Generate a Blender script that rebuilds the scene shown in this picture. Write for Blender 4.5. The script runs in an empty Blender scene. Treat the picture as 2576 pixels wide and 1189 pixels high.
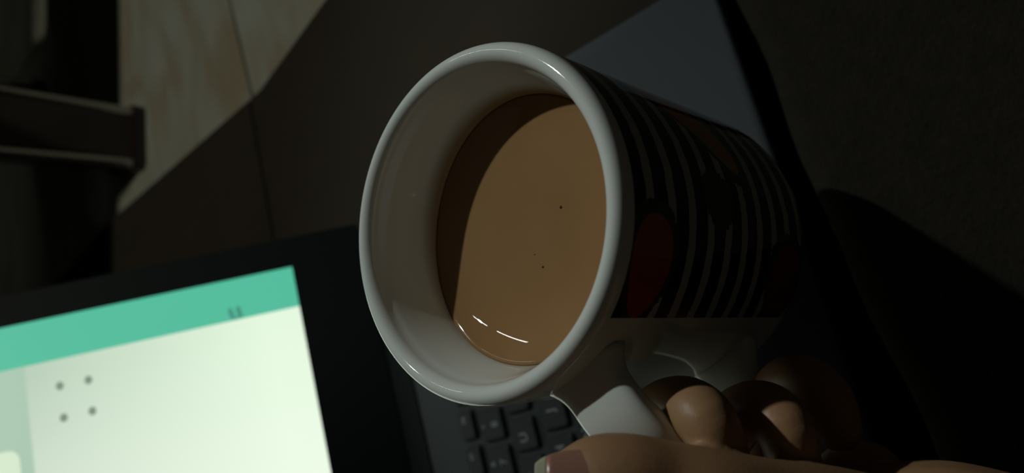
import bpy, bmesh, math, random
import numpy as np
from mathutils import Vector, Matrix, noise

random.seed(7)
SC = bpy.context.scene
COL = SC.collection

# ------------------------------------------------------------------ camera, world, lights, exposure
# world: Z up, X to the laptop user's right, Y away from the user, floor at Z = 0, metres
F_PX, CX, CY, CAM_H = 1938.0, 1288.0, 594.5, 0.322
CAM_ROT = np.array([[-0.2477, 0.9394, -0.2370],
                    [-0.7274, -0.3419, -0.5950],
                    [-0.6400, 0.0250, 0.7680]])
_u, _, _vt = np.linalg.svd(CAM_ROT)
CAM_ROT = _u @ _vt


def at(x, y, z_depth):
    """point on the view ray of photo position (x, y) at the given depth in metres"""
    q = np.array([(x - CX) / F_PX * z_depth, -(y - CY) / F_PX * z_depth, -z_depth])
    return Vector(CAM_ROT @ q + np.array([0, 0, CAM_H]))


cam_data = bpy.data.cameras.new('camera')
cam = bpy.data.objects.new('camera', cam_data)
COL.objects.link(cam)
m4 = Matrix([list(CAM_ROT[0]) + [0], list(CAM_ROT[1]) + [0], list(CAM_ROT[2]) + [CAM_H], [0, 0, 0, 1]])
cam.matrix_world = m4
cam_data.sensor_fit = 'HORIZONTAL'
cam_data.sensor_width = 36.0
cam_data.lens = 36.0 * F_PX / 2576.0
cam_data.clip_start = 0.005
cam_data.dof.use_dof = True
cam_data.dof.focus_distance = 0.20
cam_data.dof.aperture_fstop = 10.0
SC.camera = cam

world = bpy.data.worlds.new('dim_room')
SC.world = world
world.use_nodes = True
bg = world.node_tree.nodes['Background']
bg.inputs[0].default_value = (1.0, 0.95, 0.82, 1)
bg.inputs[1].default_value = 0.0088

SC.view_settings.view_transform = 'Standard'
SC.view_settings.look = 'None'
SC.view_settings.exposure = 0.0
SC.view_settings.gamma = 1.0
SC.view_settings.use_curve_mapping = False


def spot(name, loc, target, power, size_deg, blend, radius, color):
    d = bpy.data.lights.new(name, 'SPOT')
    d.energy = power
    d.spot_size = math.radians(size_deg)
    d.spot_blend = blend
    d.shadow_soft_size = radius
    d.color = color
    o = bpy.data.objects.new(name, d)
    COL.objects.link(o)
    o.location = loc
    o.rotation_euler = (Vector(target) - Vector(loc)).to_track_quat('-Z', 'Y').to_euler()
    return o


MUG_C = Vector((0.045, 0.109, 0.16))
LAMP_DIR = Vector((0.583, 0.364, 0.726))
spot('main_lamp_light', MUG_C + LAMP_DIR * 1.8, MUG_C, 37.0, 26, 0.7, 0.022, (0.90, 1.0, 0.97))  # lamp inferred from shadow edges; its narrow beam is made up
spot('floor_patch_light', (0.30, 0.33, 2.2), (0.37, 0.50, 0.0), 46.0, 22.5, 0.5, 0.03, (1.0, 0.98, 0.88))  # unseen spot added to light the tile patch and hide the leg's shadow


def glint_light(name, direction, length, power):
    """slim weak unseen light, added to draw thin streaks in the glaze and the coffee"""
    d = bpy.data.lights.new(name, 'AREA')
    d.shape = 'RECTANGLE'
    d.size = length
    d.size_y = 0.030
    d.energy = power
    d.color = (0.95, 1.0, 0.95)
    o = bpy.data.objects.new(name, d)
    COL.objects.link(o)
    dv = Vector(direction).normalized()
    z = dv
    x = Vector((0.16, 0.57, -0.52))
    x = (x - z * x.dot(z)).normalized()
    y = z.cross(x)
    p = MUG_C + dv * 1.8
    o.matrix_world = Matrix(((x.x, y.x, z.x, p.x), (x.y, y.y, z.y, p.y), (x.z, y.z, z.z, p.z), (0, 0, 0, 1)))
    return o


glint_light('short_glint_light', (0.583, 0.364, 0.726), 0.15, 0.30)  # made-up lights, placed for the bright arcs on the coffee
glint_light('long_glint_light', (0.62, 0.497, 0.607), 0.30, 0.60)


# ------------------------------------------------------------------ materials
def mat(name, col, rough=0.5, spec=0.5, noise_amt=0.0, noise_scale=40.0, col2=None, bump=0.0,
        bump_scale=200.0, stretch=(1, 1, 1), metallic=0.0, coat=0.0, sss=0.0):
    m = bpy.data.materials.new(name)
    m.use_nodes = True
    nt = m.node_tree
    b = nt.nodes['Principled BSDF']
    b.inputs['Base Color'].default_value = (*col, 1)
    b.inputs['Roughness'].default_value = rough
    b.inputs['Specular IOR Level'].default_value = spec
    b.inputs['Metallic'].default_value = metallic
    b.inputs['Coat Weight'].default_value = coat
    if sss:
        b.inputs['Subsurface Weight'].default_value = sss
        b.inputs['Subsurface Radius'].default_value = (0.004, 0.0015, 0.0008)
        b.inputs['Subsurface Scale'].default_value = 1.0
    tc = nt.nodes.new('ShaderNodeTexCoord')
    mp = nt.nodes.new('ShaderNodeMapping')
    mp.inputs['Scale'].default_value = stretch
    nt.links.new(tc.outputs['Object'], mp.inputs['Vector'])
    if col2 is not None:
        n = nt.nodes.new('ShaderNodeTexNoise')
        n.inputs['Scale'].default_value = noise_scale
        n.inputs['Detail'].default_value = 4
        r = nt.nodes.new('ShaderNodeValToRGB')
        r.color_ramp.elements[0].position = 0.5 - 0.5 * (1 - noise_amt) * 0.6
        r.color_ramp.elements[1].position = 0.5 + 0.5 * (1 - noise_amt) * 0.6
        r.color_ramp.elements[0].color = (*col, 1)
        r.color_ramp.elements[1].color = (*col2, 1)
        nt.links.new(mp.outputs[0], n.inputs['Vector'])
        nt.links.new(n.outputs['Fac'], r.inputs['Fac'])
        nt.links.new(r.outputs['Color'], b.inputs['Base Color'])
    if bump:
        n2 = nt.nodes.new('ShaderNodeTexNoise')
        n2.inputs['Scale'].default_value = bump_scale
        n2.inputs['Detail'].default_value = 3
        bp = nt.nodes.new('ShaderNodeBump')
        bp.inputs['Strength'].default_value = bump
        bp.inputs['Distance'].default_value = 0.001
        nt.links.new(mp.outputs[0], n2.inputs['Vector'])
        nt.links.new(n2.outputs['Fac'], bp.inputs['Height'])
        nt.links.new(bp.outputs[0], b.inputs['Normal'])
    return m


def emit(name, col, strength=1.0):
    m = bpy.data.materials.new(name)
    m.use_nodes = True
    nt = m.node_tree
    b = nt.nodes['Principled BSDF']
    b.inputs['Base Color'].default_value = (0.01, 0.01, 0.01, 1)
    b.inputs['Roughness'].default_value = 0.4
    b.inputs['Emission Color'].default_value = (*col, 1)
    b.inputs['Emission Strength'].default_value = strength
    return m


CERAMIC = (0.84, 0.85, 0.79)
M_ceramic = mat('glazed_ceramic', CERAMIC, 0.07, 0.5)
M_coffee = mat('milky_coffee', (0.34, 0.185, 0.078), 0.012, 0.4, 0.3, 60, (0.365, 0.205, 0.09))
M_speck = mat('coffee_grounds', (0.03, 0.015, 0.008), 0.5)
M_tile = None
M_grout = mat('dark_grout', (0.10, 0.085, 0.06), 0.9, 0.2)
M_mat = mat('brown_mat', (0.0205, 0.0165, 0.0100), 0.85, 0.15, 0.2, 25, (0.0240, 0.0190, 0.0118), 0.3, 300)
M_blanket = mat('brown_blanket_weave', (0.015, 0.0128, 0.0095), 0.95, 0.1, 0.2, 160, (0.021, 0.0175, 0.0125), 0.6, 500)
M_deck = mat('blue_grey_plastic', (0.0200, 0.0245, 0.0275), 0.6, 0.25, 0.3, 900, (0.0230, 0.0275, 0.0305), 0.15, 1500)
M_tray = mat('dark_grey_keyboard_surround', (0.024, 0.028, 0.030), 0.5, 0.35)
M_lap_dark = mat('black_laptop_plastic', (0.007, 0.009, 0.009), 0.5, 0.2)
M_bezel = mat('bezel_plastic', (0.0040, 0.0068, 0.0060), 0.55, 0.12)
M_key = mat('key_plastic', (0.012, 0.014, 0.016), 0.55, 0.35)
M_legend = mat('key_legend_print', (0.20, 0.22, 0.22), 0.6, 0.2)
M_chair = mat('maroon_chair_plastic', (0.022, 0.013, 0.011), 0.14, 0.7)
M_leg = mat('polished_dark_steel', (0.50, 0.50, 0.50), 0.22, 0.5, metallic=1.0)
M_pad = mat('touchpad_plastic', (0.05, 0.06, 0.066), 0.35, 0.4)

# skin with gentle natural mottling
M_skin = mat('skin', (0.37, 0.228, 0.108), 0.46, 0.35, 0.0, 45, (0.42, 0.212, 0.112), 0.06, 900, sss=0.12)
M_nail = mat('thumbnail_keratin', (0.40, 0.20, 0.145), 0.28, 0.5)
M_nail_tip = mat('nail_free_edge', (0.62, 0.60, 0.42), 0.4, 0.4)


def tile_material():
    m = mat('veined_beige_tile', (0.24, 0.24, 0.18), 0.45, 0.35)
    nt = m.node_tree
    b = nt.nodes['Principled BSDF']
    tc = nt.nodes.new('ShaderNodeTexCoord')
    mp = nt.nodes.new('ShaderNodeMapping')
    mp.inputs['Scale'].default_value = (4.0, 11.0, 4.0)
    n = nt.nodes.new('ShaderNodeTexNoise')
    n.inputs['Scale'].default_value = 2.2
    n.inputs['Detail'].default_value = 3
    n.inputs['Distortion'].default_value = 0.9
    r = nt.nodes.new('ShaderNodeValToRGB')
    els = r.color_ramp.elements
    els[0].position = 0.34
    els[0].color = (0.205, 0.178, 0.115, 1)
    els[1].position = 0.64
    els[1].color = (0.25, 0.26, 0.21, 1)
    e = els.new(0.48)
    e.color = (0.225, 0.22, 0.162, 1)
    nt.links.new(tc.outputs['Object'], mp.inputs['Vector'])
    nt.links.new(mp.outputs[0], n.inputs['Vector'])
    nt.links.new(n.outputs['Fac'], r.inputs['Fac'])
    nt.links.new(r.outputs['Color'], b.inputs['Base Color'])
    return m


M_tile = tile_material()


def mug_material():
    """glaze with the printed black and pale rings and the red and orange petals; UV = (azimuth/100 deg, depth/100 mm)"""
    m = mat('printed_ceramic', CERAMIC, 0.05, 0.5)
    nt = m.node_tree
    b = nt.nodes['Principled BSDF']
    L = nt.links.new
    uv = nt.nodes.new('ShaderNodeUVMap')
    uv.uv_map = 'UVMap'
    sep = nt.nodes.new('ShaderNodeSeparateXYZ')
    L(uv.outputs[0], sep.inputs[0])

    def M(op, a, b_=None, c=None):
        n = nt.nodes.new('ShaderNodeMath')
        n.operation = op
        for i, v in enumerate((a, b_, c)):
            if v is None:
                continue
            if isinstance(v, (int, float)):
                n.inputs[i].default_value = v
            else:
                L(v, n.inputs[i])
        return n.outputs[0]

    def mix(f, c1, c2):
        n = nt.nodes.new('ShaderNodeMix')
        n.data_type = 'RGBA'
        L(f, n.inputs['Factor'])
        for k, c in (('A', c1), ('B', c2)):
            s = [i for i in n.inputs if i.name == k and i.type == 'RGBA'][0]
            if isinstance(c, tuple):
                s.default_value = (*c, 1)
            else:
                L(c, s)
        return [o for o in n.outputs if o.type == 'RGBA'][0]

    az = M('MULTIPLY', sep.outputs[0], 100.0)
    s = M('MULTIPLY', sep.outputs[1], 100.0)
    nz = nt.nodes.new('ShaderNodeTexNoise')
    nz.inputs['Scale'].default_value = 18.0
    nz.inputs['Detail'].default_value = 3
    L(uv.outputs[0], nz.inputs['Vector'])
    wob = M('MULTIPLY', M('SUBTRACT', nz.outputs['Fac'], 0.5), 1.2)
    sw = M('ADD', s, wob)
    ph = M('MODULO', M('ADD', sw, -8.8 + 86.0), 8.6)
    pale = M('LESS_THAN', ph, 3.2)
    col = mix(pale, (0.010, 0.010, 0.011), (0.50, 0.51, 0.46))
    # petals
    nz2 = nt.nodes.new('ShaderNodeTexNoise')
    nz2.inputs['Scale'].default_value = 60.0
    L(uv.outputs[0], nz2.inputs['Vector'])
    # (azimuth, depth, half azimuth, half depth, slant, low-end colour, high-end colour, petal or only smudge)
    for (a0, s0, ha, hs, sl, c1, c2, petal) in [(7, 41, 11, 8, 0, None, None, False),
                                                (-16, 12.6, 15.5, 7.4, 0, (0.38, 0.030, 0.028), (0.46, 0.165, 0.055), True),
                                                (46, 41, 27, 9.5, -0.50, (0.64, 0.32, 0.075), (0.60, 0.11, 0.05), True),
                                                (-17, 80, 14, 9, 0, (0.20, 0.030, 0.018), (0.24, 0.050, 0.022), True),
                                                (104, 16, 15, 8, 0, (0.46, 0.165, 0.055), (0.42, 0.020, 0.022), True),
                                                (116, 74, 22, 10, -0.4, (0.64, 0.32, 0.075), (0.60, 0.11, 0.05), True),
                                                (160, 42, 16, 10, 0, (0.46, 0.165, 0.055), (0.42, 0.020, 0.022), True),
                                                (-118, 22, 16, 8, 0, (0.46, 0.165, 0.055), (0.42, 0.020, 0.022), True),
                                                (-140, 70, 20, 10, 0, (0.64, 0.32, 0.075), (0.60, 0.11, 0.05), True)]:
        dz = M('SUBTRACT', az, a0)
        da = M('DIVIDE', dz, ha)
        ds = M('DIVIDE', M('SUBTRACT', M('SUBTRACT', s, s0), M('MULTIPLY', dz, sl)), hs)
        # egg shape: narrower towards the low-azimuth end
        ds = M('DIVIDE', ds, M('ADD', 1.0, M('MULTIPLY', da, 0.22)))
        r2 = M('ADD', M('MULTIPLY', da, da), M('MULTIPLY', ds, ds))
        r2n = M('ADD', r2, M('MULTIPLY', M('SUBTRACT', nz2.outputs['Fac'], 0.5), 0.9))
        halo = M('LESS_THAN', r2n, 1.6 if petal else 0.85)
        col = mix(halo, col, mix(nz2.outputs['Fac'], (0.006, 0.008, 0.007), (0.10, 0.11, 0.09)))
        if petal:
            inner = M('LESS_THAN', r2, 1.0)
            grad = M('MULTIPLY_ADD', da, 0.5, 0.5)
            col = mix(inner, col, mix(grad, c1, c2))
    in_s = M('MULTIPLY', M('GREATER_THAN', s, 4.4), M('LESS_THAN', s, 96.0))
    in_a = M('MAXIMUM', M('GREATER_THAN', az, -31.5), M('LESS_THAN', az, -88.5))
    use = M('MULTIPLY', in_s, in_a)
    # brown tint painted just above the coffee, standing in for its reflection in the glaze
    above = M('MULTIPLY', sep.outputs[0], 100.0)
    refl_tint = nt.nodes.new('ShaderNodeMapRange')
    refl_tint.interpolation_type = 'SMOOTHSTEP'
    refl_tint.inputs['From Min'].default_value = 1.5
    refl_tint.inputs['From Max'].default_value = 7.5
    refl_tint.inputs['To Min'].default_value = 1.0
    refl_tint.inputs['To Max'].default_value = 0.0
    L(above, refl_tint.inputs['Value'])
    refl_mask = M('MULTIPLY', refl_tint.outputs[0], M('LESS_THAN', sep.outputs[1], -0.5))
    glaze = mix(refl_mask, CERAMIC, (0.46, 0.29, 0.14))
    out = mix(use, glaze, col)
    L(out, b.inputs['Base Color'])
    return m


# ------------------------------------------------------------------ mesh helpers
def link(name, me, m=None, parent=None, loc=None, matrix=None):
    o = bpy.data.objects.new(name, me)
    COL.objects.link(o)
    if m is not None and hasattr(me, 'materials') and not me.materials:
        me.materials.append(m)
    if parent is not None:
        o.parent = parent
    if matrix is not None:
        o.matrix_local = matrix
    elif loc is not None:
        o.location = loc
    return o


def thing(o, label, cat, group=None):
    o['label'] = label
    o['category'] = cat
    if group:
        o['group'] = group
    return o


def empty(name, loc=(0, 0, 0), matrix=None):
    o = bpy.data.objects.new(name, None)
    COL.objects.link(o)
    o.empty_display_size = 0.02
    if matrix is not None:
        o.matrix_world = matrix
    else:
        o.location = loc
    return o


def mesh(name, bm, smooth=True):
    me = bpy.data.meshes.new(name)
    bmesh.ops.recalc_face_normals(bm, faces=bm.faces)
    bm.to_mesh(me)
    bm.free()
    if smooth:
        for p in me.polygons:
            p.use_smooth = True
    return me


def auto_smooth(me, deg=35):
    me.set_sharp_from_angle(angle=math.radians(deg))
    return me


def prism(pts, z0, z1, bevel=0.0, seg=2):
    """upright prism over the outline pts, edges rounded"""
    bm = bmesh.new()
    lo = [bm.verts.new((x, y, z0)) for x, y in pts]
    hi = [bm.verts.new((x, y, z1)) for x, y in pts]
    n = len(pts)
    bm.faces.new(lo[::-1])
    bm.faces.new(hi)
    for i in range(n):
        bm.faces.new((lo[i], lo[(i + 1) % n], hi[(i + 1) % n], hi[i]))
    if bevel:
        es = [e for e in bm.edges if abs(e.verts[0].co.z - e.verts[1].co.z) < 1e-7]
        bmesh.ops.bevel(bm, geom=es, offset=bevel, segments=seg, profile=0.5, affect='EDGES')
    return bm


def box(x0, x1, y0, y1, z0, z1, bevel=0.0, seg=2):
    bm = bmesh.new()
    bmesh.ops.create_cube(bm, size=1.0)
    for v in bm.verts:
        v.co = Vector(((x0 + x1) / 2 + v.co.x * (x1 - x0), (y0 + y1) / 2 + v.co.y * (y1 - y0),
                       (z0 + z1) / 2 + v.co.z * (z1 - z0)))
    if bevel:
        bmesh.ops.bevel(bm, geom=bm.edges[:], offset=bevel, segments=seg, profile=0.5, affect='EDGES')
    return bm


def round_rect(x0, x1, y0, y1, r, n=5):
    pts = []
    for cx, cy, a0 in ((x1 - r, y1 - r, 0), (x0 + r, y1 - r, 90), (x0 + r, y0 + r, 180), (x1 - r, y0 + r, 270)):
        for k in range(n + 1):
            a = math.radians(a0 + 90 * k / n)
            pts.append((cx + r * math.cos(a), cy + r * math.sin(a)))
    return pts


def catmull(P, n):
    P = [np.array(p, float) for p in P]
    P = [2 * P[0] - P[1]] + P + [2 * P[-1] - P[-2]]
    out = []
    for i in range(1, len(P) - 2):
        for k in range(n):
            t = k / n
            a, b, c, d = P[i - 1], P[i], P[i + 1], P[i + 2]
            out.append(0.5 * ((2 * b) + (-a + c) * t + (2 * a - 5 * b + 4 * c - d) * t * t + (-a + 3 * b - 3 * c + d) * t ** 3))
    out.append(P[-2])
    return out


# ------------------------------------------------------------------ floor
floor = link('floor', mesh('floor', box(-1.6, 1.9, -1.3, 2.2, -0.05, -0.004)), M_grout)
floor['kind'] = 'structure'
ang = math.radians(4.0)
ca, sa = math.cos(ang), math.sin(ang)
TILE = 0.5
JX, JY = 0.60, 0.437          # a crossing of two joints, in tile axes
tile_me = mesh('floor_tile', box(-TILE / 2 + 0.0012, TILE / 2 - 0.0012, -TILE / 2 + 0.0012, TILE / 2 - 0.0012, -0.012, 0.0, 0.001, 1), False)
tile_me.materials.append(M_tile)
for i in range(-4, 3):
    for j in range(-3, 3):
        lx, ly = JX + (i + 0.5) * TILE, JY + (j + 0.5) * TILE
        t = link('floor_tile', tile_me, parent=floor, loc=(lx * ca - ly * sa, lx * sa + ly * ca, random.uniform(-0.0002, 0)))
        t.rotation_euler = (0, 0, ang + math.pi * random.randint(0, 1))

M_wall = mat('painted_wall', (0.30, 0.29, 0.25), 0.9, 0.2, 0.2, 6, (0.33, 0.32, 0.28))
for nm, bb in (('wall_back', (-1.6, 1.98, 2.2, 2.28, -0.05, 2.6)), ('wall_right', (1.9, 1.98, -1.3, 2.199, -0.05, 2.6))):
    w_ = link(nm, mesh(nm, box(*bb), False), M_wall)
    w_['kind'] = 'structure'

# ------------------------------------------------------------------ brown mat, two panels with a seam
mat_root = empty('floor_mat', (0, 0, 0))
thing(mat_root, 'dark brown seamed floor mat under the laptop, its edge bent beside the pale tiles', 'mat')
SEAM = 0.470
back = [(-0.62, SEAM + 0.001), (0.2835, SEAM - 0.016 + 0.001), (0.2815, 0.60), (0.281, 0.704), (0.262, 0.86), (0.24, 1.05), (-0.62, 1.05)]
front = [(-0.62, -0.20), (0.44, -0.20), (0.345, 0.215), (0.306, 0.346), (0.2815, 0.438), (0.2835, SEAM - 0.016 - 0.001), (-0.62, SEAM - 0.001)]
for pts in (back, front):
    bm = prism(pts, 0.0, 0.006, 0.0015, 2)
    link('mat_panel', auto_smooth(mesh('mat_panel', bm)), M_mat, mat_root)

# ------------------------------------------------------------------ blanket in front of the laptop
def make_blanket():
    bm = bmesh.new()
    nx, ny = 90, 60
    top = {}
    edge_y = lambda x: 0.0855 + 0.055 * (x - 0.10) + 0.0012 * math.sin(x * 37) + 0.0008 * math.sin(x * 91 + 1)
    for i in range(nx + 1):
        x = -0.62 + 1.15 * i / nx
        ey = edge_y(x)
        for j in range(ny + 1):
            t = (j / ny) ** 1.6
            y = ey - t * 0.42
            d = ey - y
            r = 0.010
            z = 0.034
            if d < r:
                z -= r - math.sqrt(max(0.0, r * r - (r - d) ** 2))
            z += 0.0012 * noise.noise(Vector((x * 9, y * 14, 0.3))) * min(1, d / 0.03)
            z += 0.004 * noise.noise(Vector((x * 3, y * 4, 4.3))) * min(1, d / 0.08)
            top[i, j] = bm.verts.new((x, y, z))
    for i in range(nx):
        for j in range(ny):
            bm.faces.new((top[i, j], top[i + 1, j], top[i + 1, j + 1], top[i, j + 1]))
    # skirt down to the mat
    border = [top[i, 0] for i in range(nx + 1)] + [top[nx, j] for j in range(1, ny + 1)] + \
             [top[i, ny] for i in range(nx - 1, -1, -1)] + [top[0, j] for j in range(ny - 1, 0, -1)]
    lo = [bm.verts.new((v.co.x, v.co.y, 0.0062)) for v in border]
    n = len(border)
    for k in range(n):
        bm.faces.new((border[k], border[(k + 1) % n], lo[(k + 1) % n], lo[k]))
    bm.faces.new(lo[::-1])
    return mesh('brown_blanket', bm)


thing(link('blanket', make_blanket(), M_blanket),
      'very dark brown woven blanket folded flat in front of the laptop edge', 'blanket')

# ------------------------------------------------------------------ plastic chair beyond the mat
def make_chair():
    d1 = Vector((0.9646, -0.2639, 0))      # along the seat's front edge
    d2 = Vector((0.2639, 0.9646, 0))       # towards the back
    A = Vector((0.34, 0.655, 0))
    root = empty('chair', A)
    root.rotation_euler = (0, 0, math.atan2(d1.y, d1.x))
    thing(root, 'dark chair with shiny-edged leg and black foot cap standing on the pale tiles', 'chair')
    SEAT_Z = 0.40

    def leg(x, y, sx, sy, tx, ty):
        """tapered square tube leg with rounded edges and a foot cap; top shifted by (tx, ty)"""
        bm = bmesh.new()
        rings = []
        for z, w in ((0.010, 0.0255), (0.10, 0.027), (0.22, 0.030), (SEAT_Z - 0.004, 0.034)):
            k = z / SEAT_Z
            rings.append([bm.verts.new((x + tx * k + px, y + ty * k + py, z)) for px, py in round_rect(-w, w, -w, w, 0.009, 6)])
        n = len(rings[0])
        for a, b in zip(rings, rings[1:]):
            for i in range(n):
                bm.faces.new((a[i], a[(i + 1) % n], b[(i + 1) % n], b[i]))
        bm.faces.new(rings[0])
        bm.faces.new(rings[-1])
        o = link('leg', auto_smooth(mesh('leg', bm), 40), M_chair, root)
        for ex in (-1, 1):
            rod = bmesh.new()
            prev = None
            for z, w in ((0.0108, 0.0255), (0.10, 0.027), (0.22, 0.030), (SEAT_Z - 0.004, 0.034)):
                k = z / SEAT_Z
                cx0, cy0 = x + tx * k + ex * (w - 0.0025), y + ty * k - (w - 0.0025)
                rg = [rod.verts.new((cx0 + 0.0042 * math.cos(math.tau * i / 12), cy0 + 0.0042 * math.sin(math.tau * i / 12), z)) for i in range(12)]
                if prev:
                    for i in range(12):
                        rod.faces.new((prev[i], prev[(i + 1) % 12], rg[(i + 1) % 12], rg[i]))
                else:
                    rod.faces.new(rg)
                prev = rg
            rod.faces.new(prev)
            link('edge_rod', auto_smooth(mesh('edge_rod', rod), 50), M_leg, o)
        foot = prism(round_rect(x - 0.030, x + 0.030, y - 0.030, y + 0.030, 0.008, 4), 0.0, 0.011, 0.003, 2)
        link('foot', auto_smooth(mesh('foot', foot)), M_chair, o)
        return o

    leg(0.0, 0.0, -1, -1, 0, 0)
    leg(0.34, 0.0, 1, -1, 0, 0)
    leg(0.075, 0.235, -1, 1, -0.02, 0.03)
    leg(0.285, 0.235, 1, 1, 0.02, 0.03)
    # seat, widened to shade the floor; hole added to pass a patch of light
    bm = bmesh.new()
    out = round_rect(-0.165, 0.435, -0.035, 0.34, 0.05, 6)
    hole = []
    for px, py in out:
        a = math.atan2(py - 0.126, px - 0.160)
        hole.append((0.160 + 0.026 * math.cos(a), 0.126 + 0.030 * math.sin(a)))
    za, zb = SEAT_Z - 0.004, SEAT_Z + 0.008
    loops = [[bm.verts.new((px, py, z)) for px, py in pts] for pts, z in ((out, za), (out, zb), (hole, zb), (hole, za))]
    n = len(out)
    for a, b in zip(loops, loops[1:] + loops[:1]):
        for i in range(n):
            bm.faces.new((a[i], a[(i + 1) % n], b[(i + 1) % n], b[i]))
    link('seat', auto_smooth(mesh('seat', bm)), M_chair, root)
    # apron under the seat
    ap = box(-0.01, 0.35, -0.034, -0.028, SEAT_Z - 0.05, SEAT_Z, 0.002, 1)
    link('apron', mesh('apron', ap), M_chair, root)
    # backrest: frame with vertical slats
    for x in (-0.03, 0.37):
        pst = box(x - 0.02, x + 0.02, 0.325, 0.345, SEAT_Z, SEAT_Z + 0.36, 0.006, 2)
        link('back_post', auto_smooth(mesh('back_post', pst)), M_chair, root)
    rail = prism(round_rect(-0.05, 0.39, 0.32, 0.35, 0.012, 4), SEAT_Z + 0.33, SEAT_Z + 0.40, 0.008, 2)
    link('top_rail', auto_smooth(mesh('top_rail', rail)), M_chair, root)
    for k in range(5):
        x = 0.03 + k * 0.07
        sl = box(x - 0.012, x + 0.012, 0.330, 0.340, SEAT_Z + 0.006, SEAT_Z + 0.335, 0.003, 1)
        link('back_slat', mesh('back_slat', sl), M_chair, root)
    return root


make_chair()

# ------------------------------------------------------------------ laptop
LAP = empty('laptop', (-0.027, 0.23, 0.006))
thing(LAP, 'open black laptop with blue-grey palm rest and lit green and white screen', 'laptop')
LM = Matrix.Translation((0.027, -0.23, -0.006))      # world -> laptop local
DECK_Z = 0.022
outl = [(-0.217 + 0.004, 0.095), (0.1633 - 0.004, 0.095), (0.1633 - 0.001, 0.096), (0.1633, 0.100), (0.1633, 0.19),
        (0.159, 0.25), (0.149, 0.30), (0.139, 0.335), (0.136, 0.345), (0.132, 0.350),
        (-0.186, 0.350), (-0.190, 0.345), (-0.193, 0.335), (-0.203, 0.30), (-0.213, 0.25), (-0.217, 0.19), (-0.217, 0.100), (-0.216, 0.096)]


def lap_part(name, bm, m, parent=None, smooth=True, local=None):
    me = auto_smooth(mesh(name, bm)) if smooth else mesh(name, bm, False)
    if parent is None:
        o = link(name, me, m, LAP)
        o.matrix_local = LM @ (local or Matrix.Identity(4))
    else:
        o = link(name, me, m, parent)
        if local is not None:
            o.matrix_local = local
    return o


base = lap_part('base', prism(outl, 0.0078, DECK_Z, 0.0018, 3), M_deck)
for (x, y) in ((-0.18, 0.12), (0.13, 0.12), (-0.17, 0.325), (0.115, 0.325)):
    lap_part('rubber_foot', prism(round_rect(x - 0.008, x + 0.008, y - 0.004, y + 0.004, 0.003, 3), 0.006, 0.008), M_lap_dark)
# dark rear strip between deck and lid
lap_part('rear_strip', prism(round_rect(-0.189, 0.135, 0.3265, 0.3480, 0.003, 3), DECK_Z - 0.002, DECK_Z + 0.0010, 0.0006, 1), M_bezel)
lap_part('touchpad', prism(round_rect(-0.105, -0.005, 0.112, 0.170, 0.004, 4), DECK_Z - 0.001, DECK_Z + 0.0003), M_pad)
lap_part('keyboard_tray', prism(round_rect(-0.186, 0.132, 0.180, 0.3255, 0.006, 4), DECK_Z - 0.001, DECK_Z + 0.0002), M_tray)

# keys
_key_mesh = {}


def key_mesh(w, d):
    k = (round(w, 4), round(d, 4))
    if k not in _key_mesh:
        bm = bmesh.new()
        rr = []
        for z, s in ((0.0, 0.0), (0.0019, 0.0004), (0.0025, 0.0011)):
            rr.append([bm.verts.new((x, y, z)) for x, y in round_rect(-w / 2 + s, w / 2 - s, -d / 2 + s, d / 2 - s, 0.0016, 2)])
        n = len(rr[0])
        for a, b in zip(rr, rr[1:]):
            for i in range(n):
                bm.faces.new((a[i], a[(i + 1) % n], b[(i + 1) % n], b[i]))
        bm.faces.new(rr[-1])
        bm.faces.new(rr[0][::-1])
        me = mesh('key', bm, False)
        me.materials.append(M_key)
        _key_mesh[k] = me
    return _key_mesh[k]


_glyph = {}


def glyph_mesh(text, size):
    k = (text, size)
    if k not in _glyph:
        c = bpy.data.curves.new('legend_text', 'FONT')
        c.body = text
        c.size = size
        c.align_x = 'CENTER'
        c.align_y = 'CENTER'
        c.extrude = 0.00004
        c.offset = size * 0.016
        c.resolution_u = 3
        o = bpy.data.objects.new('legend_text', c)
        COL.objects.link(o)
        bpy.context.view_layer.update()
        dg = bpy.context.evaluated_depsgraph_get()
        me = bpy.data.meshes.new_from_object(o.evaluated_get(dg))
        bpy.data.objects.remove(o)
        me.materials.clear()
        me.materials.append(M_legend)
        _glyph[k] = me
    return _glyph[k]


def key(x, y, w=0.0160, d=0.0160, legends=()):
    ko = link('key', key_mesh(w, d), None, LAP)
    ko.matrix_local = LM @ Matrix.Translation((x, y, DECK_Z + 0.0002))
    for (txt, size, dx, dy) in legends:
        link('legend', glyph_mesh(txt, size), None, ko, loc=(dx, dy, 0.00252))
    return ko


P = 0.019
# function row
for k in range(1, 13):
    key(0.0085 + (k - 8) * 0.0187, 0.2918, 0.0155, 0.0112, [('F%d' % k, 0.0038, 0.0028, 0.0008)] if 6 <= k <= 9 else ())
key(0.0085 - 7.9 * 0.0187, 0.2918, 0.0155, 0.0112)
key(0.0085 + 5.0 * 0.0187, 0.2918, 0.0155, 0.0112)
SHIFT = '~!@#$%^&*()_+'
DIG = '`1234567890-='
for k in range(13):
    key(0.0055 + (k - 8) * P, 0.2745, 0.0160, 0.0165, [(DIG[k], 0.0060, 0.0000, -0.0026), (SHIFT[k], 0.0042, 0.0000, 0.0047)])
key(0.0055 + 5.45 * P, 0.2745, 0.0330 - 0.006, 0.0165)
for k, ch in enumerate('QWERTYUIOP'):
    key(-0.0030 + (k - 6) * P, 0.2550, 0.0160, 0.0165, [(ch, 0.0070, -0.0014, 0.0000)])
for k in (4, 5):
    key(-0.0030 + k * P, 0.2550, 0.0160, 0.0165)
key(-0.0030 + 6.15 * P, 0.2550, 0.0215, 0.0165)
key(-0.0030 - 7.2 * P, 0.2550, 0.0215, 0.0165)
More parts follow.
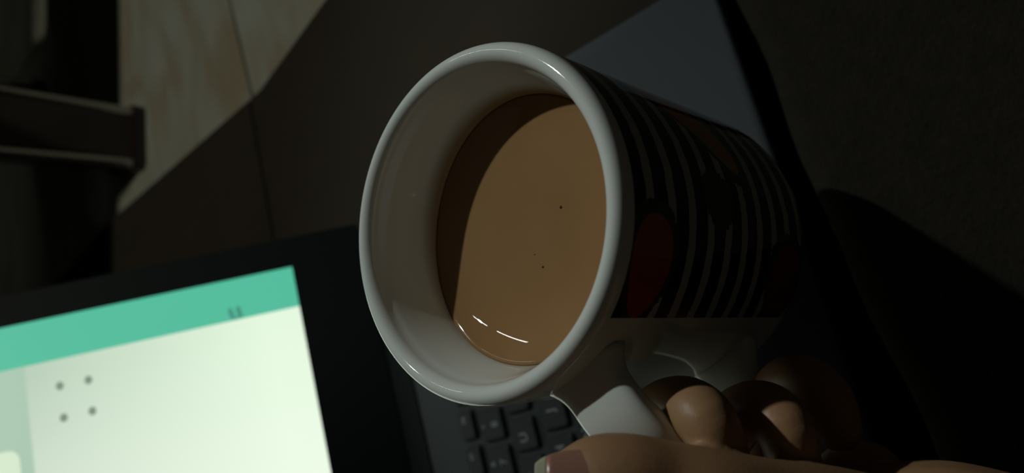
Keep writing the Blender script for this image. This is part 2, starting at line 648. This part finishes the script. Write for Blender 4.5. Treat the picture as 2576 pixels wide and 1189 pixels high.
for k, ch in enumerate('ASDFGHJKL'):
    key(0.0035 + (k - 6) * P, 0.2340, 0.0160, 0.0165, [(ch, 0.0072, 0.0012, 0.0005)])
for k in (3, 4):
    key(0.0035 + k * P, 0.2340, 0.0160, 0.0165)
key(0.0035 + 5.55 * P, 0.2340, 0.0345, 0.0165)
key(0.0035 - 7.3 * P, 0.2340, 0.0255, 0.0165)
for k, ch in enumerate('ZXCVBNM'):
    key(0.0125 + (k - 6) * P, 0.2145, 0.0160, 0.0165, [(ch, 0.0066, -0.0030, 0.0026)])
for k in (1, 2, 3):
    key(0.0125 + k * P, 0.2145, 0.0160, 0.0165)
key(0.0125 + 4.85 * P, 0.2145, 0.0380, 0.0165)
key(0.0125 - 7.55 * P, 0.2145, 0.0365, 0.0165)
for x, w in ((-0.150, 0.016), (-0.131, 0.016), (-0.112, 0.016), (-0.093, 0.016), (0.033, 0.016), (0.052, 0.016), (0.080, 0.016), (0.099, 0.016), (0.118, 0.016)):
    key(x, 0.1945, w, 0.0165)
key(-0.030, 0.1945, 0.105, 0.0165)

# lid, in its own plane: x = right, y = up along the lid, z = out of the screen towards the user
e_up = Vector((0, 0.660, 0.752)).normalized()
scr = at(735, 670, 0.456)                       # lower right corner of the lit picture
nrm = Vector((1, 0, 0)).cross(e_up)
LIDM = Matrix(((1, 0, nrm.x, scr.x), (0, e_up.y, nrm.y, scr.y), (0, e_up.z, nrm.z, scr.z), (0, 0, 0, 1)))
SW, SH, BZ = 0.309, 0.174, 0.0182
CHIN = 0.0425
lid = lap_part('lid', prism(round_rect(-SW - BZ, BZ, -CHIN, SH + BZ, 0.003, 4), -0.0080, -0.0012, 0.0015, 2), M_lap_dark, local=LIDM)
# bezel frame around the picture
bm = bmesh.new()
o1 = round_rect(-SW - BZ + 0.0005, BZ - 0.0005, -CHIN + 0.0005, SH + BZ - 0.0005, 0.0027, 4)
i1 = [(min(max(x, -SW), 0.0), min(max(y, 0.0), SH)) for x, y in o1]


def ring(pts, z):
    return [bm.verts.new((x, y, z)) for x, y in pts]


rA, rB, rC, rD = ring(o1, -0.0014), ring(o1, 0.0012), ring(i1, 0.0012), ring(i1, -0.0006)
n = len(o1)
for a, b in ((rA, rB), (rB, rC), (rC, rD)):
    for i in range(n):
        bm.faces.new((a[i], a[(i + 1) % n], b[(i + 1) % n], b[i]))
bmesh.ops.remove_doubles(bm, verts=bm.verts, dist=1e-6)
bezel = link('bezel', auto_smooth(mesh('bezel', bm)), M_bezel, lid)
for x in (-0.145, 0.095):
    hg = bmesh.new()
    bmesh.ops.create_cone(hg, cap_ends=True, segments=16, radius1=0.0055, radius2=0.0055, depth=0.046)
    for v in hg.verts:
        v.co = Vector((x + v.co.z, 0.3500 + v.co.x, DECK_Z + 0.0005 + v.co.y))
    lap_part('hinge', hg, M_lap_dark)


def screen_material():
    """the white page, its viewing-angle brightness falloff painted into the emission"""
    m = emit('screen_white', (0.76, 0.92, 0.72), 1.0)
    nt = m.node_tree
    b = nt.nodes['Principled BSDF']
    tc = nt.nodes.new('ShaderNodeTexCoord')
    sp = nt.nodes.new('ShaderNodeSeparateXYZ')
    nt.links.new(tc.outputs['Object'], sp.inputs[0])
    mr = nt.nodes.new('ShaderNodeMapRange')
    mr.inputs['From Min'].default_value = -0.17
    mr.inputs['From Max'].default_value = -0.03
    mr.inputs['To Min'].default_value = 1.0
    mr.inputs['To Max'].default_value = 0.0
    nt.links.new(sp.outputs['X'], mr.inputs['Value'])
    mr2 = nt.nodes.new('ShaderNodeMapRange')
    mr2.inputs['From Min'].default_value = 0.02
    mr2.inputs['From Max'].default_value = 0.15
    nt.links.new(sp.outputs['Y'], mr2.inputs['Value'])
    mx = nt.nodes.new('ShaderNodeMix')
    mx.data_type = 'RGBA'
    A = [i for i in mx.inputs if i.type == 'RGBA']
    A[0].default_value = (0.78, 0.94, 0.74, 1)
    A[1].default_value = (0.47, 0.60, 0.47, 1)
    nt.links.new(mr2.outputs[0], mx.inputs['Factor'])
    mx2 = nt.nodes.new('ShaderNodeMix')
    mx2.data_type = 'RGBA'
    B = [i for i in mx2.inputs if i.type == 'RGBA']
    B[1].default_value = (0.92, 1.0, 0.86, 1)
    ml = nt.nodes.new('ShaderNodeMath')
    ml.operation = 'MULTIPLY'
    ml.inputs[1].default_value = 0.8
    nt.links.new(mr.outputs[0], ml.inputs[0])
    nt.links.new(ml.outputs[0], mx2.inputs['Factor'])
    nt.links.new([o for o in mx.outputs if o.type == 'RGBA'][0], B[0])
    nt.links.new([o for o in mx2.outputs if o.type == 'RGBA'][0], b.inputs['Emission Color'])
    return m


screen = link('screen', mesh('screen', box(-SW, 0, 0, SH, -0.0012, -0.0005), False), screen_material(), lid)
M_teal = emit('screen_teal', (0.085, 0.50, 0.33), 1.0)
M_mark = emit('screen_grey_mark', (0.20, 0.27, 0.20), 1.0)
M_icon = emit('screen_teal_icon', (0.055, 0.27, 0.19), 1.0)
M_pale = emit('screen_pale_panel', (0.40, 0.56, 0.43), 1.0)
M_cream = emit('screen_cream_panel', (0.66, 0.80, 0.60), 1.0)


def lid_xy(px, py):
    """where the view ray through photo position (px, py) meets the display"""
    p0 = Vector((0, 0, CAM_H))
    d = (at(px, py, 1.0) - p0)
    t = (scr - p0).dot(nrm) / d.dot(nrm)
    q = LIDM.inverted() @ (p0 + d * t)
    return q.x, q.y


def flat(name, pts, z, m, parent=screen):
    bm = bmesh.new()
    bm.faces.new([bm.verts.new((x, y, z)) for x, y in pts])
    r = bmesh.ops.extrude_face_region(bm, geom=bm.faces[:])
    for v in [g for g in r['geom'] if isinstance(g, bmesh.types.BMVert)]:
        v.co.z += 0.00006
    return link(name, mesh(name, bm, False), m, parent)


band = lid_xy(743, 771)[0]
flat('teal_strip', [(band, 0), (0, 0), (0, SH), (band, SH)], -0.0004, M_teal)
bx = lid_xy(64, 960)
flat('pale_panel', [(-SW, bx[1] + 0.0), (band - 0.0004, bx[1] + 0.0), (band - 0.0004, SH), (-SW, SH)], -0.00046, M_pale)
cx_, cy_ = lid_xy(46, 1128)
flat('cream_panel', round_rect(max(cx_ - 0.06, -SW + 0.001), cx_, cy_, SH - 0.0005, 0.006, 5), -0.00038, M_cream)


def lozenge(c, rx, ry, k=9):
    return [(c[0] + rx * math.cos(2 * math.pi * i / k), c[1] + ry * math.sin(2 * math.pi * i / k)) for i in range(k)]


for (px, py) in ((150, 970), (222, 955), (160, 1050), (232, 1033)):
    c = lid_xy(px, py)
    flat('screen_dot', lozenge(c, 0.0024, 0.0021), -0.0003, M_mark)
ic = [lid_xy(*q) for q in ((577, 776), (586, 800), (597, 771), (606, 797))]


def stroke(a, b, w):
    a, b = Vector(a), Vector(b)
    d = (b - a).normalized()
    s = Vector((-d.y, d.x)) * w / 2
    return [tuple(a + s), tuple(a - s), tuple(b - s), tuple(b + s)]


flat('screen_icon_bar', stroke(ic[0], ic[1], 0.0025), -0.0003, M_icon)
flat('screen_icon_bar', stroke(ic[2], ic[3], 0.0025), -0.0003, M_icon)
flat('screen_icon_bar', stroke(ic[1], ic[3], 0.0009), -0.00028, M_icon)

# ------------------------------------------------------------------ mug (built at 82 mm across, then enlarged to its real 92 mm)
KS = 1.12
MUG_R, MUG_H = 0.0412, 0.0947
mc = np.array([-0.01002, 0.00339, -0.17307]) * KS                 # rim centre seen from the camera
ma = np.array([-0.66164, 0.07627, 0.74593])
mu = np.array([0.74982, 0.06730, 0.65821])
mv = np.cross(ma, mu)
base_w = CAM_ROT @ (mc - ma * MUG_H * KS) + np.array([0, 0, CAM_H])
Rm = CAM_ROT @ np.stack([mu, mv, ma], 1) * KS
MUGM = Matrix([list(Rm[0]) + [base_w[0]], list(Rm[1]) + [base_w[1]], list(Rm[2]) + [base_w[2]], [0, 0, 0, 1]])
MUG = empty('mug', matrix=MUGM)
thing(MUG, 'white mug with printed black rings and red petals, held tilted above the laptop', 'mug')

# profile as (radius, depth below the rim, outside?)
prof = [(0.0, 0.0925, 1), (0.030, 0.0925, 1), (0.0335, 0.0935, 1), (0.0350, 0.0947, 1), (0.0375, 0.0947, 1), (0.0393, 0.0938, 1), (0.0406, 0.0915, 1),
        (0.0412, 0.0880, 1)]
for k in range(1, 24):
    prof.append((0.0412, 0.0880 - k * 0.0880 * 0.955 / 23.0, 1))
for k in range(1, 16):
    a = math.pi * k / 16.0
    prof.append((0.0387 + 0.0025 * math.cos(a), 0.0033 - 0.0033 * math.sin(a), 0))
prof += [(0.0361, 0.0036, 0), (0.0357, 0.0046, 0), (0.0352, 0.0062, 0), (0.0347, 0.0085, 0), (0.0340, 0.0115, 0), (0.0332, 0.0155, 0), (0.0326, 0.0195, 0), (0.0323, 0.0230, 0),
         (0.0321, 0.0280, 0), (0.0319, 0.045, 0), (0.0317, 0.065, 0), (0.0312, 0.078, 0), (0.0300, 0.0850, 0), (0.0250, 0.0885, 0), (0.0, 0.0890, 0)]
INNER = [(r, s) for r, s, o in prof if not o and s >= 0.0033]


def inner_r(s):
    for (r0, s0), (r1, s1) in zip(INNER, INNER[1:]):
        if s0 <= s <= s1:
            return r0 + (r1 - r0) * (s - s0) / (s1 - s0)
    return INNER[-2][0]


inv = MUGM.inverted()
n_loc = (inv.to_3x3() @ Vector(CAM_ROT @ np.array([-0.700, 0.020, 0.714]))).normalized()    # the surface swings a few degrees as the mug is lifted
D0 = 0.0207


def surf_depth(x, y, d0=D0):
    # depth below rim of the level surface at mug-local (x, y)
    return d0 + (n_loc.x * x + n_loc.y * y) / n_loc.z


NS = 128
bm = bmesh.new()
uvl = bm.loops.layers.uv.new('UVMap')
rings = []
for r, s, o in prof:
    if r == 0:
        rings.append([bm.verts.new((0, 0, MUG_H - s))])
    else:
        rings.append([bm.verts.new((r * math.cos(2 * math.pi * i / NS), r * math.sin(2 * math.pi * i / NS), MUG_H - s)) for i in range(NS)])
for k in range(len(prof) - 1):
    a, b = rings[k], rings[k + 1]
    for i in range(NS):
        j = (i + 1) % NS
        if len(a) == 1:
            f = bm.faces.new((a[0], b[j], b[i]))
        elif len(b) == 1:
            f = bm.faces.new((a[i], a[j], b[0]))
        else:
            f = bm.faces.new((a[i], a[j], b[j], b[i]))
        f.smooth = True
        outside = prof[k][2] and prof[k + 1][2] and prof[k][0] > 0.0405
        mid = (i + 0.5) * 360.0 / NS
        for lp in f.loops:
            ang_ = math.degrees(math.atan2(lp.vert.co.y, lp.vert.co.x)) % 360
            if ang_ - mid > 180:
                ang_ -= 360
            elif mid - ang_ > 180:
                ang_ += 360
            if mid > 180:
                ang_ -= 360
            s_ = (MUG_H - lp.vert.co.z) * 1000.0
            if outside:
                lp[uvl].uv = (ang_ / 100.0, s_ / 100.0)
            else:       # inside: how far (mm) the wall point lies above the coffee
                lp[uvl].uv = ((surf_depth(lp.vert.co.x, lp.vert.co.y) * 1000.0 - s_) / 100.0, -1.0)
me = bpy.data.meshes.new('mug_body')
bmesh.ops.recalc_face_normals(bm, faces=bm.faces)
bm.to_mesh(me)
bm.free()
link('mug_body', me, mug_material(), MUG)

# handle: a flat rounded strap bent into a loop, in the half plane at azimuth -60 degrees
HAZ = math.radians(-54)
hr = Vector((math.cos(HAZ), math.sin(HAZ), 0))
ht = Vector((-math.sin(HAZ), math.cos(HAZ), 0))
hpath = catmull([(40.2, 12.5), (46.5, 12.6), (52.5, 14.2), (58.0, 18.2), (62.0, 25.0), (64.0, 34.0), (64.0, 44.0), (61.8, 54.0), (57.0, 63.0), (49.5, 70.5), (40.2, 76.0)], 6)
bm = bmesh.new()
prev = None
NH = 24
for k, q in enumerate(hpath):
    q0 = hpath[max(0, k - 1)]
    q1 = hpath[min(len(hpath) - 1, k + 1)]
    tg = np.array(q1) - np.array(q0)
    tg /= np.linalg.norm(tg)
    nr = np.array([-tg[1], tg[0]])
    c = hr * (q[0] / 1000) + Vector((0, 0, MUG_H - q[1] / 1000))
    nv = hr * nr[0] - Vector((0, 0, 1)) * nr[1]
    flare = 1.0 + 0.35 * max(0, 1 - min(k, len(hpath) - 1 - k) / 6.0) ** 2
    hw, hh = 0.0078 * flare, 0.0034 * flare
    rg = []
    for i in range(NH):
        a = 2 * math.pi * i / NH
        cs, sn = math.cos(a), math.sin(a)
        e = 0.62
        rg.append(bm.verts.new(c + ht * (hw * math.copysign(abs(cs) ** e, cs)) + nv * (hh * math.copysign(abs(sn) ** e, sn))))
    if prev:
        for i in range(NH):
            bm.faces.new((prev[i], prev[(i + 1) % NH], rg[(i + 1) % NH], rg[i]))
    else:
        bm.faces.new(rg[::-1])
    prev = rg
bm.faces.new(prev)
link('handle', mesh('handle', bm), M_ceramic, MUG)['label'] = 'plain white handle'

# ------------------------------------------------------------------ coffee, filling the tilted mug
bm = bmesh.new()
NC = NS
rows = []
HEAP_AZ = 106.0
for i in range(NC):
    a = 2 * math.pi * i / NC
    r = 0.034
    for _ in range(6):
        r = inner_r(surf_depth(r * math.cos(a), r * math.sin(a))) - 0.00003
    col = []
    for fr in (0.15, 0.3, 0.42, 0.5, 0.57, 0.63, 0.68, 0.72, 0.76, 0.79, 0.82, 0.85, 0.875, 0.90, 0.92, 0.94, 0.955, 0.97, 0.985, 1.0):
        rr = r * fr
        x, y = rr * math.cos(a), rr * math.sin(a)
        d = (r - rr) * 1000.0
        # small meniscus, and the coffee heaped up towards the handle side, shape added to place the bright glints
        heap = (0.5 + 0.5 * math.cos(a + math.radians(HEAP_AZ))) ** 3
        rise = 0.0006 * math.exp(-d / 2.0) + 0.0045 * heap * math.erfc(d / 9.8)
        s = surf_depth(x, y) - rise
        if fr == 1.0:
            rw = inner_r(s) - 0.00003
            x, y = rw * math.cos(a), rw * math.sin(a)
        col.append(bm.verts.new((x, y, MUG_H - s)))
    s_e = s
    for s in (s_e + 0.0012, s_e + 0.0026, s_e + 0.0045, 0.030, 0.036, 0.045, 0.055, 0.065, 0.072, 0.078):
        rw = inner_r(s) - 0.00025
        col.append(bm.verts.new((rw * math.cos(a), rw * math.sin(a), MUG_H - s)))
    rows.append(col)
ctr = bm.verts.new((0, 0, MUG_H - D0))
bot = bm.verts.new((0, 0, MUG_H - 0.080))
for i in range(NC):
    a, b = rows[i], rows[(i + 1) % NC]
    bm.faces.new((ctr, a[0], b[0]))
    for k in range(len(a) - 1):
        bm.faces.new((a[k], a[k + 1], b[k + 1], b[k]))
    bm.faces.new((a[-1], bot, b[-1]))
coffee = link('coffee', mesh('coffee', bm), M_coffee)
coffee.matrix_world = MUGM
thing(coffee, 'tan milky coffee filling the white mug to below its rim', 'coffee')


def coffee_point(px, py):
    p0 = Vector((0, 0, CAM_H))
    d = at(px, py, 1.0) - p0
    o_, d_ = inv @ p0, inv.to_3x3() @ d
    nn = n_loc
    p_ = Vector((0, 0, MUG_H - D0))
    t = (p_ - o_).dot(nn) / d_.dot(nn)
    return o_ + d_ * t


for (px, py, r) in ((1411, 521, 0.00042), (1366, 671, 0.00034), (1345, 640, 0.0002)):
    c = coffee_point(px, py)
    b2 = bmesh.new()
    bmesh.ops.create_icosphere(b2, subdivisions=1, radius=r)
    for v in b2.verts:
        v.co = Vector((v.co.x, v.co.y, v.co.z * 0.5)) + c
    link('coffee_speck', mesh('coffee_speck', b2), M_speck, coffee)


# ------------------------------------------------------------------ hand
def hat(x, y, z):
    return at(x, y, z * KS)


def tube(bm, path, radii, n=20, sub=6, flatten=None, caps=True):
    """swept round limb with rounded ends; path in world metres"""
    pts = catmull([list(p) + [r] for p, r in zip(path, radii)], sub)
    P3 = [Vector(p[:3]) for p in pts]
    R = [p[3] for p in pts]
    # parallel transport
    t0 = (P3[1] - P3[0]).normalized()
    ref = Vector((0.3, 0.2, 1)).cross(t0).normalized()
    if flatten is not None:
        ref = (flatten[0] - t0 * flatten[0].dot(t0)).normalized()
    prev = None
    first = last = None
    for k, p in enumerate(P3):
        t = (P3[min(k + 1, len(P3) - 1)] - P3[max(k - 1, 0)]).normalized()
        ref = (ref - t * ref.dot(t)).normalized()
        bi = t.cross(ref)
        rg = []
        fl = flatten[1] if flatten else 1.0
        for i in range(n):
            a = 2 * math.pi * i / n
            rg.append(bm.verts.new(p + ref * (R[k] * fl * math.cos(a)) + bi * (R[k] * math.sin(a))))
        if prev:
            for i in range(n):
                bm.faces.new((prev[i], prev[(i + 1) % n], rg[(i + 1) % n], rg[i]))
        else:
            first = (rg, p, -t, R[k], ref, bi, fl)
        prev = rg
        last = (rg, p, t, R[k], ref, bi, fl)
    for (rg, p, t, r, rf, bi, fl) in (first, last):
        pr_ = rg
        for lat in (25, 50, 72):
            c, s = math.cos(math.radians(lat)), math.sin(math.radians(lat))
            cr = []
            for i in range(n):
                a = 2 * math.pi * i / n
                cr.append(bm.verts.new(p + t * (r * s * 0.95) + rf * (r * fl * c * math.cos(a)) + bi * (r * c * math.sin(a))))
            for i in range(n):
                bm.faces.new((pr_[i], pr_[(i + 1) % n], cr[(i + 1) % n], cr[i]))
            pr_ = cr
        tip = bm.verts.new(p + t * r * 0.95)
        for i in range(n):
            bm.faces.new((pr_[i], pr_[(i + 1) % n], tip))


VIEW = (Vector((0, 0, CAM_H)) - hat(1500, 1190, 0.144)).normalized()
THUMB = [hat(1392, 1216, 0.1462), hat(1438, 1209, 0.1455), hat(1500, 1204, 0.1445), hat(1580, 1208, 0.144), hat(1680, 1224, 0.145), hat(1800, 1250, 0.1450),
         hat(1930, 1284, 0.148), hat(2080, 1322, 0.153), hat(2250, 1380, 0.161)]
THUMB_R = [0.0044, 0.0064, 0.0082, 0.0087, 0.0086, 0.0089, 0.0100, 0.0120, 0.0150]
limbs = [
    (THUMB, THUMB_R, (VIEW, 0.88)),
    # index, middle, ring, little finger: knuckle, middle joint, end joint, tip
    ([hat(1740, 1440, 0.186), hat(1630, 1290, 0.190), hat(1605, 1150, 0.186), hat(1650, 1050, 0.174), hat(1715, 1020, 0.1625), hat(1775, 1056, 0.1546), hat(1815, 1140, 0.1556)],
     [0.0095, 0.0080, 0.0074, 0.0068, 0.0064, 0.0062, 0.0056], None),
    ([hat(1890, 1450, 0.194), hat(1820, 1290, 0.199), hat(1800, 1150, 0.194), hat(1850, 1055, 0.180), hat(1915, 1030, 0.167), hat(1970, 1073, 0.1592), hat(1998, 1160, 0.1602)],
     [0.0095, 0.0080, 0.0075, 0.0068, 0.0064, 0.0061, 0.0055], None),
    ([hat(2030, 1440, 0.200), hat(1950, 1260, 0.208), hat(1920, 1090, 0.206), hat(1955, 985, 0.194), hat(2015, 950, 0.183), hat(2080, 1000, 0.176), hat(2110, 1080, 0.173)],
     [0.0090, 0.0076, 0.0070, 0.0064, 0.0060, 0.0058, 0.0052], None),
    ([hat(2170, 1400, 0.206), hat(2090, 1280, 0.214), hat(2105, 1195, 0.208), hat(2155, 1160, 0.200), hat(2205, 1170, 0.194), hat(2250, 1220, 0.190)],
     [0.0082, 0.0068, 0.0062, 0.0056, 0.0052, 0.0048], None),
    # palm
    ([hat(1740, 1440, 0.186), hat(2000, 1500, 0.184), hat(2300, 1490, 0.172)], [0.0100, 0.0120, 0.0170], None),
    ([hat(1890, 1450, 0.194), hat(2050, 1505, 0.191), hat(2320, 1500, 0.176)], [0.0105, 0.0125, 0.0180], None),
    ([hat(2030, 1440, 0.200), hat(2120, 1505, 0.198), hat(2340, 1500, 0.180)], [0.0102, 0.0125, 0.0180], None),
    ([hat(2170, 1400, 0.206), hat(2230, 1450, 0.202), hat(2380, 1490, 0.182)], [0.0095, 0.0125, 0.0180], None),
    # heel of the hand, wrist, forearm
    ([hat(2150, 1365, 0.164), hat(2340, 1412, 0.160), hat(2560, 1470, 0.157), hat(2800, 1600, 0.150), hat(3300, 1900, 0.132), hat(4300, 2500, 0.106)],
     [0.0165, 0.0210, 0.0215, 0.0235, 0.028, 0.034], None),
]
arm = limbs[-1]
arm[0].append(arm[0][-1] + (arm[0][-1] - arm[0][-3]).normalized() * 0.13)
arm[1].append(0.037)
tmp = bmesh.new()
for path, radii, fl in limbs:
    tube(tmp, path, [r * KS for r in radii], 20, 6, fl)
bmesh.ops.recalc_face_normals(tmp, faces=tmp.faces)
tm = bpy.data.meshes.new('hand_raw')
tmp.to_mesh(tm)
tmp.free()
raw = bpy.data.objects.new('hand_raw', tm)
COL.objects.link(raw)
rm = raw.modifiers.new('remesh', 'REMESH')
rm.mode = 'VOXEL'
rm.voxel_size = 0.0009
sm = raw.modifiers.new('smooth', 'SMOOTH')
sm.factor = 0.5
sm.iterations = 6
bpy.context.view_layer.update()
hand_me = bpy.data.meshes.new_from_object(raw.evaluated_get(bpy.context.evaluated_depsgraph_get()))
bpy.data.objects.remove(raw)
for p in hand_me.polygons:
    p.use_smooth = True
hand_me.materials.clear()
person = link('person', hand_me, M_skin)
thing(person, 'bare left hand and forearm of a person gripping the mug handle, thumb on top', 'person')


# thumbnail: a curved plate lying on the camera-facing side of the thumb
def thumbnail():
    ax = (hat(1345, 1203, 0.1455) - hat(1560, 1206, 0.1443)).normalized()      # towards the tip
    c0 = hat(1452, 1206, 0.1452)
    side = VIEW.cross(ax).normalized()
    up = ax.cross(side).normalized()
    if up.dot(VIEW) < 0:
        up = -up
    Rn = 0.0072 * KS
    parts = []
    for name, u0, u1, m in (('thumbnail', -0.0118, 0.0064, M_nail), ('nail_edge', 0.0064, 0.0086, M_nail_tip)):
        bm = bmesh.new()
        nu, nv = 14, 16
        g = {}
        for i in range(nu + 1):
            for j in range(nv + 1):
                uu = u0 + (u1 - u0) * i / nu
                vv = -1 + 2 * j / nv
                w = 0.0060 * KS
                if uu < -0.006:
                    k = (-0.006 - uu) / 0.0060
                    w *= math.sqrt(max(0.02, 1 - k * k))
                if uu > -0.001:
                    k = (uu + 0.001) / 0.0100
                    w *= math.sqrt(max(0.02, 1 - k * k * 0.85))
                x = vv * w
                ang_ = x / Rn
                drop = 7.5 * max(0.0, uu + 0.0075) ** 2
                h = 0.00035 + Rn * math.cos(ang_) - 0.0 - drop * 0.35
                g[i, j] = bm.verts.new(c0 + ax * uu + side * (Rn * math.sin(ang_)) + up * h)
        for i in range(nu):
            for j in range(nv):
                bm.faces.new((g[i, j], g[i + 1, j], g[i + 1, j + 1], g[i, j + 1]))
        r = bmesh.ops.extrude_face_region(bm, geom=bm.faces[:])
        for v in [q for q in r['geom'] if isinstance(q, bmesh.types.BMVert)]:
            v.co -= up * 0.0008
        parts.append(mesh(name, bm))
        m_ = m
        parts[-1].materials.append(m_)
    nail = link('thumbnail', parts[0], None, person)
    link('nail_edge', parts[1], None, nail)


thumbnail()
